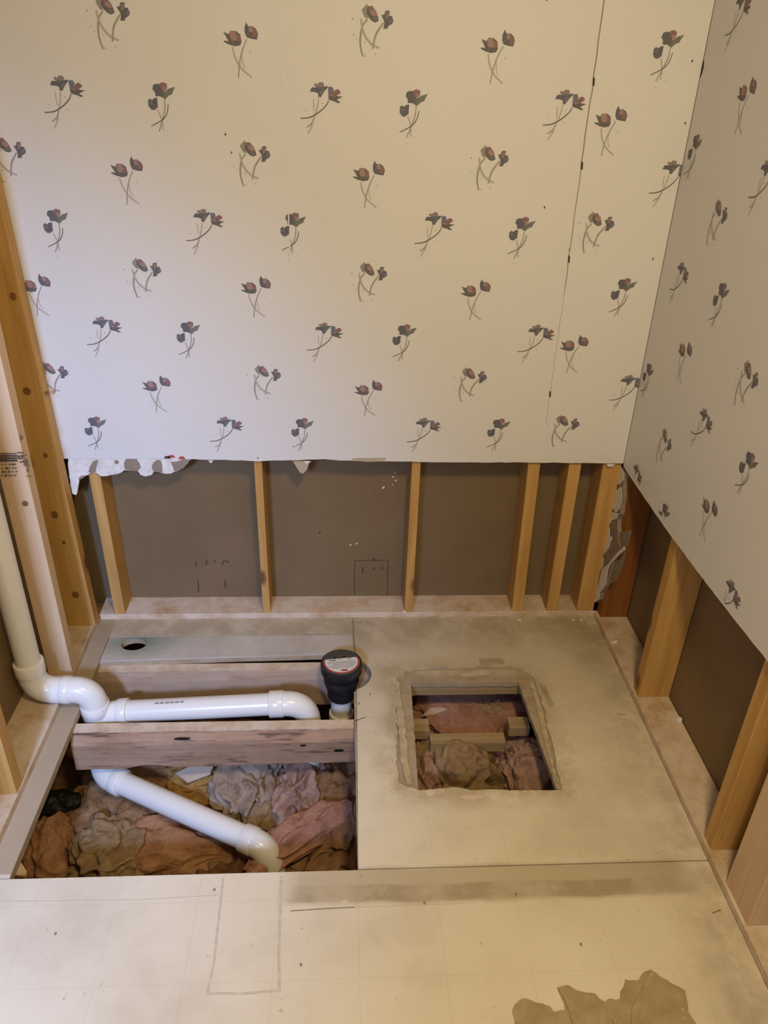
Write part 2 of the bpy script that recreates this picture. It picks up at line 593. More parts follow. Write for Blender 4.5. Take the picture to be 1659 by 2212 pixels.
ori = (0, 0, 0)
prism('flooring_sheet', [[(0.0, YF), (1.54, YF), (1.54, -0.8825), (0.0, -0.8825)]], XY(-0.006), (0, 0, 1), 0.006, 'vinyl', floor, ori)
vent_vinyl = (rough_line([(0.897, -0.664), (0.924, -0.676), (1.00, -0.668), (1.06, -0.675), (1.14, -0.679), (1.266, -0.684)], amp=0.003, seed=11)[:-1]
              + rough_line([(1.266, -0.684), (1.285, -0.440), (1.285, -0.279), (1.251, -0.240)], amp=0.003, seed=12)[:-1]
              + rough_line([(1.251, -0.240), (1.10, -0.236), (0.925, -0.243)], amp=0.003, seed=13)[:-1]
              + rough_line([(0.925, -0.243), (0.918, -0.262), (0.896, -0.278), (0.884, -0.45), (0.876, -0.60), (0.878, -0.650), (0.897, -0.664)], amp=0.003, seed=14)[:-1])
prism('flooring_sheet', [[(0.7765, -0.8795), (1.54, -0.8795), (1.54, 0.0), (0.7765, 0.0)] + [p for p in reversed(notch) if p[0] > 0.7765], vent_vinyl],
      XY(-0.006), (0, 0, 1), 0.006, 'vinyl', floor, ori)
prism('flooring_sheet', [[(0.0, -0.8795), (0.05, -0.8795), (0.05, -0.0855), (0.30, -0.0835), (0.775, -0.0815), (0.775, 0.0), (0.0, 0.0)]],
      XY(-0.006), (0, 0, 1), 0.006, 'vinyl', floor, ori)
prism('patch_board', [[(0.052, -0.0885)] + [(0.775, -0.0845)] + [(0.775, -0.1935)] + [(p[0], p[1]) for p in BACK_EDGE[:-1]] + [(0.052, -0.192)], PIPE_HOLE],
      XY(-0.006), (0, 0, 1), 0.0048, 'patch', floor, ori)
tag(floor.children[-1], 'grey board strip stained green around its pipe hole')

# joists and added light-blocking boards under the deck
def worn_joist(name, x0, x1, y0, y1, z0, z1, mat, label, seed, slope=0.0, notch_x=None):
    nx, ny, nz = 60, 3, 8
    vs, fs = [], []
    ring = []
    prof = [(y1, 0), (y0, 0)]
    K = []
    for j in range(nz + 1):
        K.append((y0, z0 + (z1 - z0) * j / nz))      # front face upwards
    for j in range(1, ny + 1):
        K.append((y0 + (y1 - y0) * j / ny, z1))      # top
    K.append((y1, z0))
    n = len(K)
    for i in range(nx + 1):
        x = x0 + (x1 - x0) * i / nx
        for k, (y, z) in enumerate(K):
            t = (z - z0) / (z1 - z0)
            q = Vector((x * 14, z * 60, seed))
            if y == y0:
                y -= 0.0015 * noise.noise(q)
                if t > 0.95:
                    y += 0.012 if mat == 'old_joist' else 0.004
                elif t > 0.84 and mat == 'old_joist':
                    z -= 0.003
                if t > 0.85:                                     # battered top arris
                    y += 0.006 * max(0, 0.4 + noise.noise(Vector((x * 9, 3, seed))))
                    z -= 0.006 * max(0, 0.3 + noise.noise(Vector((x * 11, 8, seed))))
            if t < 0.01:
                z += slope * (x - x0) + 0.003 * noise.noise(Vector((x * 7, 0, seed)))
                if notch_x and notch_x[0] < x < notch_x[1]:
                    z += 0.012 * math.sin(math.pi * (x - notch_x[0]) / (notch_x[1] - notch_x[0]))
            vs.append((x, y, z))
    for i in range(nx):
        for k in range(n):
            k2 = (k + 1) % n
            fs.append((i * n + k, i * n + k2, (i + 1) * n + k2, (i + 1) * n + k))
    fs.append(tuple(range(n)))
    fs.append(tuple(nx * n + k for k in range(n))[::-1])
    o = obj(name, vs, fs, mat, floor)
    bm = bmesh.new()
    bm.from_mesh(o.data)
    bmesh.ops.recalc_face_normals(bm, faces=bm.faces)
    bm.to_mesh(o.data)
    bm.free()
    o['label'] = label
    return o


worn_joist('joist', 0.03, 0.85, -0.222, -0.184, -0.152, -0.0225, 'joist', 'pale floor joist below the cut back edge', 2.0)
worn_joist('joist', 0.044, 0.83, -0.468, -0.418, -0.138, -0.0225, 'old_joist', 'weathered joist crossing the floor opening', 5.0, slope=0.018, notch_x=(0.17, 0.30))
# pale strips of old decking left on the joist tops
for x0, x1, ya, yb, sd in ((0.05, 0.774, -0.450, -0.420, 3), (0.045, 0.70, -0.2165, -0.186, 6)):
    lp = rough_line([(x0, ya), (x1, ya)], step=0.02, amp=0.002, seed=sd) + [(x1, yb), (x0, yb)]
    prism('decking_remnant', [lp], XY(-0.0226), (0, 0, 1), 0.0035 if sd == 3 else 0.0005, 'plate_x', floor)
# dark bolt hole and knot on the weathered joist
for px, py, a, b in ((732, 1622, 0.013, 0.004), (655, 1611, 0.008, 0.0025), (393, 1597, 0.02, 0.003)):
    c = P(px, py, 1, -0.4705)
    prism('bolt_hole', [[(c.x + a * math.cos(t), c.z + b * math.sin(t)) for t in [math.tau * i / 14 for i in range(14)]]], XZ(-0.4705), (0, 1, 0), 0.003, 'black', floor)
box('underfloor_baffle', XL, XR, YF - 0.02, YF, -0.5, -0.0225, 'old_joist', floor)  # unseen boards added on four sides to keep the underfloor dark
box('underfloor_baffle', XL, XR, 0.1, 0.12, -0.5, -0.0225, 'old_joist', floor)
box('underfloor_baffle', XL - 0.02, XL, YF, 0.1, -0.5, -0.0225, 'old_joist', floor)
box('underfloor_baffle', XR, XR + 0.02, YF, 0.1, -0.5, -0.0225, 'old_joist', floor)

# ------------------------------------------------------------------ back wall
YB = -0.012
cutpx = [(148, 991), (290, 991), (400, 992), (470, 993), (560, 996), (640, 994), (700, 992), (735, 995), (790, 996), (870, 997), (905, 998), (1000, 999), (1110, 999), (1230, 1000), (1334, 1001)]
cut = [P(x, y, 1, YB) for x, y in cutpx]
cut2 = rough_line([(p.x, p.z) for p in cut], step=0.02, amp=0.0008, seed=21)
cut2[0] = (-0.085, cut2[0][1])
cut2[-1] = (1.534, cut2[-1][1])
SEAM = 1.2975
left_b = [p for p in cut2 if p[0] < SEAM - 0.004]
right_b = [p for p in cut2 if p[0] > SEAM + 0.004]
wall_back = prism('wall_back', [left_b + [(SEAM, left_b[-1][1]), (SEAM, ZC), (-0.085, ZC)]], XZ(0.0), (0, -1, 0), 0.012, 'paper', origin=(0, 0, 0))
tag(wall_back, 'back wall papered with small poppies above exposed studs', 'wall', kind='structure')
prism('wallboard', [[(SEAM, right_b[0][1])] + right_b + [(1.534, ZC), (SEAM, ZC)]], XZ(0.0), (0, -1, 0), 0.012, 'paper', wall_back, ori)
a_, b_ = P(600, 0, 1, YB), P(622, 470, 1, YB)
prism('paper_seam', [[(a_.x, a_.z), (a_.x + .003, a_.z), (b_.x + .003, b_.z), (b_.x + .002, 0.56), (b_.x - .001, 0.56), (b_.x, b_.z)]], XZ(YB), (0, -1, 0), 0.0005, 'paper', wall_back, ori)
# lifted paper edge along the seam
sv = rough_line([(SEAM, 0.66), (SEAM + 0.001, 1.0), (SEAM, 1.4), (SEAM - 0.001, ZC)], step=0.03, amp=0.0012, seed=31)
prism('paper_seam', [[(x, z) for x, z in sv] + [(x - 0.0006 - 0.0012 * (z > 1.0) - 0.0006 * (z > 1.3), z) for x, z in reversed(sv)]], XZ(YB), (0, -1, 0), 0.0006, 'kraft', wall_back)
for zz in (0.74, 1.47, 1.30, 1.09):
    prism('paper_seam', [[(SEAM - 0.002, zz), (SEAM + 0.003, zz - 0.004), (SEAM + 0.002, zz + 0.012), (SEAM - 0.003, zz + 0.016)]], XZ(YB), (0, -1, 0), 0.0008, 'pencil', wall_back)

box('back_panel', XL, 1.70, 0.090, 0.100, -0.004, ZC, 'panel', wall_back, bevel=0, origin=ori)
tag(wall_back.children[-1], 'grey-brown back of the far wallboard between studs')
box('bottom_plate', 0.0, 1.5478, 0.0, 0.09, -0.004, 0.018, 'plate_x', wall_back, bevel=0.001)
for x0, x1, x0t, m in ((0.048, 0.079, 0.044, 'pine_z'), (0.499, 0.521, 0.499, 'pine_z'), (0.937, 0.962, 0.938, 'pine_z'),
                       (1.276, 1.311, 1.266, 'pine_z'), (1.386, 1.421, 1.385, 'pine_z'), (1.483, 1.5362, 1.483, 'pine_z')):
    box('stud', x0, x1, 0.001, 0.089, 0.018, ZC, m, wall_back, lean=((x0t - x0) * 4, 0))

# marks on the panel
def mark(pts, plane_y, mat='pencil', w=0.0022, parent=wall_back, name='pencil_mark'):
    for a, b in zip(pts[:-1], pts[1:]):
        a, b = P(*a, 1, plane_y), P(*b, 1, plane_y)
        a, b = Vector((a.x, a.z)), Vector((b.x, b.z))
        d = (b - a).normalized() * w * .5
        n = Vector((-d.y, d.x))
        prism(name, [[tuple(a - d + n), tuple(a - d - n), tuple(b + d - n), tuple(b + d + n)]], XZ(plane_y), (0, -1, 0), 0.0004 + 0.0002 * random.random(), mat, parent)


mark([(766, 1296), (766, 1211), (838, 1210), (837, 1296)], 0.090)
for p in ([(806, 1206), (812, 1211)], [(784, 1226), (783, 1238)], [(808, 1226), (808, 1231)], [(825, 1225), (825, 1229)], [(772, 1288), (773, 1294)]):
    mark(p, 0.0899, w=0.004)
for p in ([(428, 1256), (429, 1278)], [(486, 1254), (487, 1269)], [(446, 1210), (446, 1219)], [(484, 1210), (480, 1219)], [(424, 1215), (424, 1222)],
          [(691, 1149), (690, 1152)], [(488, 1212), (493, 1214)], [(464, 1212), (466, 1214)]):
    mark(p, 0.0899, w=0.004)
for px, py, s in ((828, 1053, 4), (849, 1030, 3), (855, 1038, 3), (757, 1177, 3), (770, 1174, 3), (853, 1021, 2), (848, 1047, 2)):
    c = P(px, py, 1, 0.0899)
    s *= 0.0011
    prism('plaster_fleck', [[(c.x - s, c.z - s * .6), (c.x + s * .4, c.z - s * .9), (c.x + s, c.z + s), (c.x - s * .2, c.z + s * .7)]], XZ(0.0899), (0, -1, 0), 0.001, 'gypsum', wall_back)

# torn gypsum remnant at lower left of the cut
def c7(u, v):
    p = P(130 + u / 5.027, 970 + v / 5.027, 1, YB)
    return (p.x, p.z)


rem = [(85, 108), (80, 200), (100, 340), (125, 490), (165, 505), (185, 480), (190, 420), (200, 350), (230, 305), (300, 285), (330, 268), (400, 268), (440, 300), (560, 290),
       (650, 265), (690, 235), (760, 240), (840, 245), (870, 290), (930, 302), (985, 290), (1010, 258), (1060, 255), (1110, 265), (1150, 278), (1200, 270), (1230, 250), (1290, 232), (1340, 210), (1380, 160), (1420, 118), (1300, 106), (800, 102), (400, 102)]
rem2 = rough_line([c7(*p) for p in rem] + [c7(*rem[0])], step=0.004, amp=0.0012, seed=41)[:-1]
gy = prism('torn_gypsum', [rem2], XZ(0.001), (0, -1, 0), 0.010, 'gypsum', wall_back)
gy['label'] = 'ragged white gypsum edge with brown paper spots'


def blob2(pts, k=0.002, seed=0):
    return rough_line([c7(*p) for p in pts] + [c7(*pts[0])], step=0.004, amp=k, seed=seed)[:-1]


for i, pts in enumerate(([(345, 150), (385, 125), (412, 128), (395, 200), (385, 262), (330, 270), (305, 255), (315, 200)],
                         [(690, 150), (720, 112), (830, 110), (860, 160), (870, 200), (840, 245), (770, 240), (700, 225)],
                         [(1010, 150), (1050, 122), (1085, 125), (1105, 170), (1110, 262), (1060, 252), (1010, 250), (990, 195)],
                         [(1195, 145), (1260, 140), (1330, 115), (1415, 120), (1380, 160), (1340, 208), (1290, 230), (1235, 248), (1220, 200)],
                         [(195, 345), (205, 310), (240, 292), (295, 288), (240, 320)],
                         [(585, 135), (610, 120), (640, 145), (625, 168), (595, 165)])):
    prism('paper_scar', [blob2(pts, 0.0008, i)], XZ(-0.0088), (0, -1, 0), 0.0006, 'kraft', gy)
# hanging paper scraps along the cut
def scrap(pxs, mat, name='paper_scrap', y=-0.008, t=0.003, bend=0.0):
    pts = [P(x, yy, 1, y) for x, yy in pxs]
    return prism(name, [[(p.x, p.z) for p in pts]], XZ(y), (0, -1, 0), t, mat, wall_back)


scrap([(633, 996), (648, 1020), (655, 1022), (664, 1012), (668, 998), (660, 995)], 'kraft_light')
scrap([(656, 995), (662, 1002), (672, 996)], 'gypsum', y=-0.0115)
scrap([(757, 993), (764, 989), (836, 988), (830, 996), (790, 997)], 'kraft_light', y=-0.0105, t=0.0022)
scrap([(450, 994), (456, 1000), (461, 994)], 'gypsum')
scrap([(1310, 1001), (1312, 1007), (1322, 1007), (1328, 1002)], 'gypsum')

# ------------------------------------------------------------------ left wall: open studs
wall_left = box('wall_left', XL - 0.012, XL, YF, 0.09, -0.004, ZC, 'panel_side', None, bevel=0, origin=(0, 0, 0))
tag(wall_left, 'stripped left wall, open studs before a dull grey-brown panel', 'wall', kind='structure')
box('bottom_plate', XL, 0.0, YF, -0.001, 0.0, 0.019, 'plate_y', wall_left, bevel=0.001)
l1 = box('stud', -0.085, 0.006, -0.056, -0.017, 0.019, ZC, 'pine_z', wall_left, lean=(-0.055, 0.0))
tag(wall_left.children[-1], 'knotty honey-coloured corner stud')
l2 = box('stud', -0.062, 0.003, -0.272, -0.234, 0.019, ZC, 'pine_pale', wall_left, lean=(-0.004, -0.01))
l2['label'] = 'pale stud carrying a dark grade stamp'
for y in (-0.679, -1.09, -1.50, -1.91, -2.32, -2.73):
    box('stud', -0.09, -0.002, y, y + 0.038, 0.019, ZC, 'pine_z', wall_left)


def ftext(body, size, loc, rot, parent, mat, sx=1.0):
    cu = bpy.data.curves.new('stamp_text', 'FONT')
    cu.body = body
    cu.size = size
    cu.align_x = 'CENTER'
    cu.align_y = 'CENTER'
    t = bpy.data.objects.new('tmp', cu)
    COL.objects.link(t)
    dg = bpy.context.evaluated_depsgraph_get()
    me = bpy.data.meshes.new_from_object(t.evaluated_get(dg))
    bpy.data.objects.remove(t)
    me.materials.clear()
    me.materials.append(M[mat])
    o = bpy.data.objects.new('stamp_lettering', me)
    COL.objects.link(o)
    o.parent = parent
    mw = Matrix.Translation(loc) @ rot @ Matrix.Diagonal((sx, 1, 1, 1))
    o.matrix_parent_inverse = Matrix.Translation(-parent.location)
    o.matrix_basis = mw
    return o


# stamp on the pale stud: lettering runs down the stud on its camera-side face
RS = Matrix.Rotation(math.pi / 2, 4, 'X') @ Matrix.Rotation(-math.pi / 2, 4, 'Z')
YS = -0.2806
for body, size, px, py in (("161", 0.024, 46, 988), ("1 88\u2019\u00d7 1", 0.019, 57, 1006)):
    ftext(body, size, P(px, py, 1, YS), RS, l2, 'black_ink')

# worn, unreadable rest of the stamp: three rules and broken strokes
rs = random.Random(4)
for k, (px, py, l, w) in enumerate([(16, 985, 36, 2), (16, 990, 36, 2), (16, 995, 36, 2.4), (16, 980, 32, 1.4)] + [(4 + 7 * a + rs.random() * 3, 1003 + 8 * b, 2.5 + 2.5 * rs.random(), 0.8 + 2.2 * rs.random()) for a in range(5) for b in range(4)]):
    c = P(px, py, 1, YS)
    sx, sz = l * 0.00062, w * 0.0007
    if c.x + sx > 0.0 or c.x - sx < -0.061:
        continue
    prism('stamp_stroke', [[(c.x - sx, c.z - sz), (c.x + sx, c.z - sz), (c.x + sx, c.z + sz), (c.x - sx, c.z + sz)]], XZ(YS + 0.0004), (0, -1, 0), 0.0006, 'black_ink', l2)

# knots
for px, py, y, a, b in ((98, 984, -0.0568, .006, .007), (118, 1112, -0.0568, .009, .012), (138, 1172, -0.0568, .005, .006), (163, 1285, -0.0568, .010, .012), (58, 845, -0.0568, .010, .010),
                        (28, 640, -0.0568, .008, .009), (102, 849, -0.0568, .006, .006), (54, 1088, -0.2768, .007, .007), (46, 945, -0.2788, .004, .006)):
    c = P(px, py, 1, y)
    prism('knot', [[(c.x + a * math.cos(t), c.z + b * math.sin(t)) for t in [math.tau * i / 14 for i in range(14)]]], XZ(y + 0.001), (0, -1, 0), 0.0013, 'knot', l2 if y < -0.1 else l1)

# ------------------------------------------------------------------ right wall
XW = 1.535
bot = [P(x, y, 0, XW) for x, y in ((1341, 999), (1380, 1058), (1440, 1145), (1510, 1240), (1585, 1337), (1659, 1430))]
rl = [(p.y, p.z) for p in bot]
rl[0] = (-0.0125, rl[0][1])
rl += [(-1.2, 0.540), (-1.6, 0.538), (YF, 0.540)]
rl = rough_line(rl, step=0.02, amp=0.0012, seed=51)
wall_right = prism('wall_right', [rl + [(YF, ZC), (-0.0125, ZC)]], YZ(XW), (1, 0, 0), 0.012, 'paper', origin=(0, 0, 0))
tag(wall_right, 'right wall papered with small poppies above exposed studs', 'wall', kind='structure')
box('back_panel', XR - 0.004, XR + 0.008, YF, 0.09, -0.004, ZC, 'panel_side', wall_right, bevel=0, origin=ori)
box('bottom_plate', 1.541, 1.634, YF, 0.0, -0.004, 0.019, 'plate_y', wall_right, bevel=0.001)
box('stud', 1.548, 1.632, -0.035, 0.003, 0.019, ZC, 'pine_red', wall_right)
box('stud', 1.5475, 1.634, -0.392, -0.354, 0.019, ZC, 'pine_z', wall_right, lean=(0, -0.03))
box('stud', 1.5475, 1.634, -0.870, -0.832, 0.019, ZC, 'pine_z', wall_right)
box('stud', 1.5475, 1.634, -1.043, -0.945, 0.019, ZC, 'pine_pale', wall_right)
for y in (-1.45, -1.86, -2.27, -2.68):
    box('stud', 1.5475, 1.634, y, y + 0.038, 0.019, ZC, 'pine_z', wall_right)


# torn wallboard left on the corner stud
def c8(u, v, x):
    p = P(1240 + u / 5.978, 980 + v / 5.978, 0, x)
    return (p.y, p.z)


XT = 1.5365
strip = [(560, 120), (600, 150), (655, 250), (640, 330), (625, 480), (635, 560), (610, 680), (600, 780), (560, 850), (560, 960), (572, 1010), (565, 1110), (590, 1190),
         (560, 1250), (520, 1330), (480, 1480), (440, 1600), (420, 1700), (345, 1800), (330, 1880), (260, 1925), (225, 2000), (205, 2110), (170, 2120), (205, 1990), (215, 1870), (250, 1700), (280, 1540), (310, 1400), (330, 1280), (360, 1120), (395, 960),
         (430, 820), (460, 680), (480, 540), (505, 380), (530, 240)]
sp = rough_line([c8(u, v, XT) for u, v in strip] + [c8(*strip[0], XT)], step=0.006, amp=0.0012, seed=61)[:-1]
sp = [(min(y, 0.001), z) for y, z in sp]
ts = prism('torn_corner_board', [sp], YZ(XT), (1, 0, 0), 0.0115, 'kraft', wall_right)
ts['label'] = 'torn strip of wallboard clinging to the corner stud'
for i, pts in enumerate(([(560, 130), (600, 160), (650, 250), (640, 340), (600, 395), (510, 385), (535, 240)],
                         [(500, 500), (560, 470), (615, 430), (630, 560), (600, 700), (545, 770), (500, 680)],
                         [(440, 850), (500, 760), (590, 770), (560, 840), (500, 860), (460, 930), (400, 960)],
                         [(395, 970), (465, 950), (460, 1060), (500, 1080), (450, 1220), (395, 1290), (375, 1180)],
                         [(345, 1330), (385, 1350), (375, 1450), (320, 1560), (310, 1480)],
                         [(440, 1430), (510, 1350), (590, 1250), (660, 1195), (672, 1240), (560, 1340), (480, 1420), (440, 1520), (420, 1690), (350, 1790), (330, 1660), (365, 1500)],
                         [(270, 1540), (310, 1560), (300, 1650), (340, 1740), (330, 1880), (250, 1930), (160, 1990), (140, 1970), (215, 1900), (240, 1740)],
                         [(225, 1950), (245, 1960), (205, 2110), (180, 2100)])):
    a = rough_line([c8(u, v, XT) for u, v in pts] + [c8(*pts[0], XT)], step=0.006, amp=0.0015, seed=i + 70)[:-1]
    prism('gypsum_patch', [a], YZ(XT - 0.0004 * (1 + i % 3)), (-1, 0, 0), 0.0012, 'gypsum', ts)
for i, pts in enumerate(([(570, 1015), (720, 990), (690, 1120), (660, 1200), (575, 1260), (560, 1110)], [(590, 1350), (650, 1260), (590, 1480), (520, 1640), (430, 1690), (450, 1540), (490, 1420)])):
    a = [c8(u, v, XT) for u, v in pts]
    prism('paper_flap', [a], YZ(XT + 0.004), (1, 0, 0), 0.0015, 'kraft', ts)

# ------------------------------------------------------------------ wall behind the camera and ceiling
ce = box('ceiling', XL, XR, YF, 0.1, ZC, ZC + 0.02, 'ceil', None, bevel=0)
tag(ce, 'plain off-white ceiling', 'ceiling', kind='structure')
wf = box('wall_front', XL, XR, YF - 0.02, YF, -0.004, ZC, 'ceil', None, bevel=0)
tag(wf, 'plain wall behind the viewer', 'wall', kind='structure')

# ------------------------------------------------------------------ wallpaper print
DK, DB, BL = s2l((66, 66, 70)), s2l((62, 66, 84)), s2l((88, 92, 122))
PK, RD, GR = s2l((152, 114, 114)), s2l((124, 76, 80)), s2l((92, 96, 90))
GY, MV = s2l((134, 130, 124)), s2l((128, 104, 108))
ST, STL, STD = s2l((148, 141, 133)), s2l((172, 165, 157)), s2l((88, 82, 78))


def motif(name, zoom, anchor, shapes, stems, dots):
    x0, y0, s = zoom

    def q(u, v):
        p = P(x0 + u / s, y0 + v / s, 1, YB)
        return Vector((p.x, p.z))
    A = P(*anchor, 1, YB)
    A = Vector((A.x, A.z))
    vs, fs, cols = [], [], []

    def add(poly, c, lift):
        base = len(vs)
        tr = tessellate_polygon([[Vector((p.x, p.y, 0)) for p in poly]])
        for p in poly:
            r = p - A
            vs.append((r.x, -lift, r.y))
        for a, b, d in tr:
            e1, e2 = poly[b] - poly[a], poly[d] - poly[a]
            if e1.x * e2.y - e1.y * e2.x < 0:
                b, d = d, b
            fs.append((base + a, base + b, base + d))
            cols.append(c)
    L = 0.00025
    for w, c, pts in stems:
        pp = [q(*p) for p in pts]
        # smooth
        sm = []
        for i in range(len(pp) - 1):
            a = pp[max(0, i - 1)]
            b, cc = pp[i], pp[i + 1]
            d = pp[min(len(pp) - 1, i + 2)]
            for k in range(4):
                t = k / 4
                sm.append(0.5 * ((2 * b) + (cc - a) * t + (2 * a - 5 * b + 4 * cc - d) * t * t + (3 * b - a - 3 * cc + d) * t ** 3))
        sm.append(pp[-1])
        wm = w / s * 0.00135 * 0.5
        lft, rgt = [], []
        for i, p in enumerate(sm):
            d = (sm[min(i + 1, len(sm) - 1)] - sm[max(0, i - 1)]).normalized()
            nn = Vector((-d.y, d.x)) * wm * (0.55 + 0.6 * math.sin(math.pi * (0.15 + 0.7 * i / len(sm))))
            lft.append(p + nn)
            rgt.append(p - nn)
        add(lft + rgt[::-1], c, L)
        L += 0.00004
    for c, pts in shapes:
        add([q(*p) for p in pts], c, L)
        L += 0.00004
    for u, v, r in dots:
        add([q(u + r * .6 * math.cos(t), v + r * math.sin(t)) for t in (0, 1, 2, 3, 4, 5)], ST, L)
    me = bpy.data.meshes.new(name)
    me.from_pydata(vs, [], fs)
    ca = me.color_attributes.new('ink', 'BYTE_COLOR', 'CORNER')
    k = 0
    for pol, c in zip(me.polygons, cols):
        for li in pol.loop_indices:
            ca.data[li].color = (*c, 1)
    me.materials.append(M['print'])
    me.update()
    return me


T1 = motif('twin_poppy_print', (440, 0, 3.318), (505, 83),
           [(DK, [(140, 228), (180, 245), (190, 220), (230, 222), (262, 248), (272, 300), (262, 325), (225, 332), (180, 318), (142, 298), (150, 290), (178, 296)]),
            (PK, [(188, 222), (225, 225), (240, 260), (235, 290), (210, 295), (190, 270)]), (RD, [(235, 252), (262, 250), (270, 292), (240, 300)]),
            (STD, [(202, 290), (226, 290), (222, 305), (206, 305)]),
            (DB, [(303, 160), (292, 200), (296, 240), (310, 268), (345, 278), (382, 284), (390, 240), (375, 208), (345, 185), (322, 190)]),
            (PK, [(328, 190), (350, 188), (355, 225), (335, 235), (320, 215)]), (RD, [(355, 210), (378, 212), (388, 245), (370, 268), (345, 265), (350, 235)])],
           [(8, STL, [(205, 335), (225, 410), (270, 490), (345, 555)]), (6, ST, [(310, 280), (278, 360), (258, 450), (250, 560)]), (4, STL, [(276, 395), (280, 450), (300, 492)])],
           [(335, 370, 6), (205, 500, 4), (200, 480, 3)])
T2 = motif('bud_and_poppy_print', (480, 280, 11.85), (539, 322),
           [(GY, [(450, 410), (530, 320), (575, 265), (590, 330), (590, 450), (620, 610), (530, 570)]),
            (DK, [(590, 330), (700, 320), (740, 370), (800, 430), (840, 520), (880, 650), (800, 690), (720, 660), (640, 590), (575, 480)]),
            (PK, [(700, 400), (770, 400), (820, 490), (835, 540), (740, 555), (680, 500), (640, 460)]), (RD, [(600, 345), (700, 328), (735, 380), (660, 430), (610, 400)]),
            (GR, [(700, 575), (820, 560), (850, 630), (780, 660)]),
            (DK, [(930, 510), (1000, 520), (1020, 440), (1060, 420), (1130, 430), (1120, 540), (1190, 540), (1235, 650), (1210, 710), (1110, 770), (1110, 820), (1000, 825), (1020, 720), (1010, 660)]),
            (MV, [(1040, 460), (1110, 450), (1110, 590), (1030, 620)]), (BL, [(1110, 640), (1190, 570), (1230, 650), (1200, 710), (1120, 700)])],
           [(34, ST, [(600, 620), (510, 740), (480, 850), (465, 1000), (475, 1200), (550, 1450)]), (38, STL, [(450, 600), (490, 800), (580, 1000), (740, 1170), (930, 1255)]),
            (32, ST, [(1000, 690), (890, 850), (820, 1000), (775, 1280)])],
           [(240, 610, 26), (300, 955, 20), (375, 1055, 18), (580, 1140, 22), (845, 1390, 22), (600, 1430, 22)])
T3 = motif('drooping_poppy_print', (860, 440, 8.295), (934, 471),
           [(MV, [(550, 190), (580, 170), (605, 190), (640, 155), (700, 155), (720, 190), (710, 235), (600, 235), (560, 215)]),
            (DB, [(475, 300), (510, 235), (620, 232), (700, 230), (765, 210), (780, 230), (720, 290), (650, 385), (610, 375), (610, 325), (560, 305)]),
            (GR, [(640, 300), (710, 245), (700, 310), (650, 365)]),
            (BL, [(780, 225), (845, 220), (870, 260), (850, 330), (800, 400), (775, 400)]),
            (DK, [(775, 370), (850, 365), (910, 365), (1015, 375), (930, 410), (915, 430), (970, 460), (930, 475), (880, 450), (780, 420)]),
            (RD, [(840, 340), (870, 290), (930, 255), (980, 290), (975, 325), (920, 350), (930, 365), (850, 390)])],
           [(18, STL, [(615, 390), (580, 550), (510, 720), (460, 850), (400, 950)]), (12, STL, [(530, 410), (525, 500), (525, 600)]), (15, ST, [(520, 710), (470, 790), (385, 850)]),
            (15, STD, [(780, 430), (730, 510), (640, 590), (530, 660), (430, 700), (295, 712)])],
           [(385, 590, 12), (660, 670, 12), (670, 475, 14), (500, 820, 10)])
T4 = motif('blue_poppy_print', (0, 0, 3.318), (351, 196),
           [(DB, [(1092, 640), (1097, 608), (1120, 600), (1145, 605), (1170, 640), (1187, 680), (1182, 710), (1150, 690), (1115, 690), (1110, 660)]),
            (GR, [(1185, 655), (1210, 635), (1255, 622), (1240, 655), (1235, 675), (1210, 685), (1185, 712), (1165, 700), (1175, 675)]),
            (RD, [(1140, 600), (1165, 588), (1195, 600), (1198, 630), (1185, 655), (1165, 645)]), (PK, [(1165, 625), (1190, 622), (1185, 650), (1170, 645)]),
            (STD, [(1160, 655), (1185, 660), (1180, 685), (1160, 672)]),
            (DB, [(1060, 720), (1075, 705), (1090, 718), (1105, 703), (1127, 700), (1132, 770), (1105, 790), (1085, 785), (1065, 760)]), (GR, [(1075, 725), (1095, 730), (1090, 750), (1072, 745)])],
           [(7, STL, [(1130, 785), (1160, 860), (1170, 935)]), (6, ST, [(1180, 710), (1182, 780), (1165, 860), (1140, 945)]), (5, STD, [(1205, 745), (1200, 800), (1170, 855), (1085, 903)])],
           [(1203, 940, 5), (1147, 988, 5), (1275, 800, 4)])

BACK = [(T1, [(505, 83), (260, 368), (1060, 98), (783, 377), (540, 622), (1015, 629), (326, 834), (784, 843), (1305, 260), (1228, 747), (64, 618)]),
        (T2, [(230, 12), (803, 30), (539, 322), (1057, 332), (8, 313), (305, 573), (796, 582), (568, 802), (1015, 807), (1288, 474), (106, 796), (1217, 909)]),
        (T3, [(126, 178), (687, 192), (1217, 208), (434, 464), (934, 471), (215, 695), (696, 708), (1156, 712), (482, 910), (912, 912), (1448, 360), (1355, 820)]),
        (T4, [(351, 196), (897, 211), (1449, 84), (122, 467), (636, 475), (1132, 484), (409, 708), (877, 714), (1352, 615), (208, 912), (656, 915), (1081, 916)])]
for me, pts in BACK:
    for px, py in pts:
        o = bpy.data.objects.new('flower_print', me)
        COL.objects.link(o)
        o.parent = wall_back
        o.location = P(px, py, 1, YB)
# the print carries on above the frame by its own repeat
STEP = P(505, 83, 1, YB) - P(540, 622, 1, YB)
for me, pts in BACK:
    for px, py in pts:
        q = P(px, py, 1, YB) + STEP
        if 1.70 < q.z < 2.34 and -0.02 < q.x < 1.50:
            o = bpy.data.objects.new('flower_print', me)
            COL.objects.link(o)
            o.parent = wall_back
            o.location = q
RIGHTW = [(T1, [(1605, 201), (1474, 756), (1526, 1093)]), (T2, [(1553, 450), (1617, 800), (1437, 942)]),
          (T3, [(1600, 0), (1471, 578), (1520, 894), (1374, 1012), (1578, 1264), (1655, 360)]),
          (T4, [(1505, 307), (1562, 628), (1403, 799), (1622, 995), (1438, 1103)])]
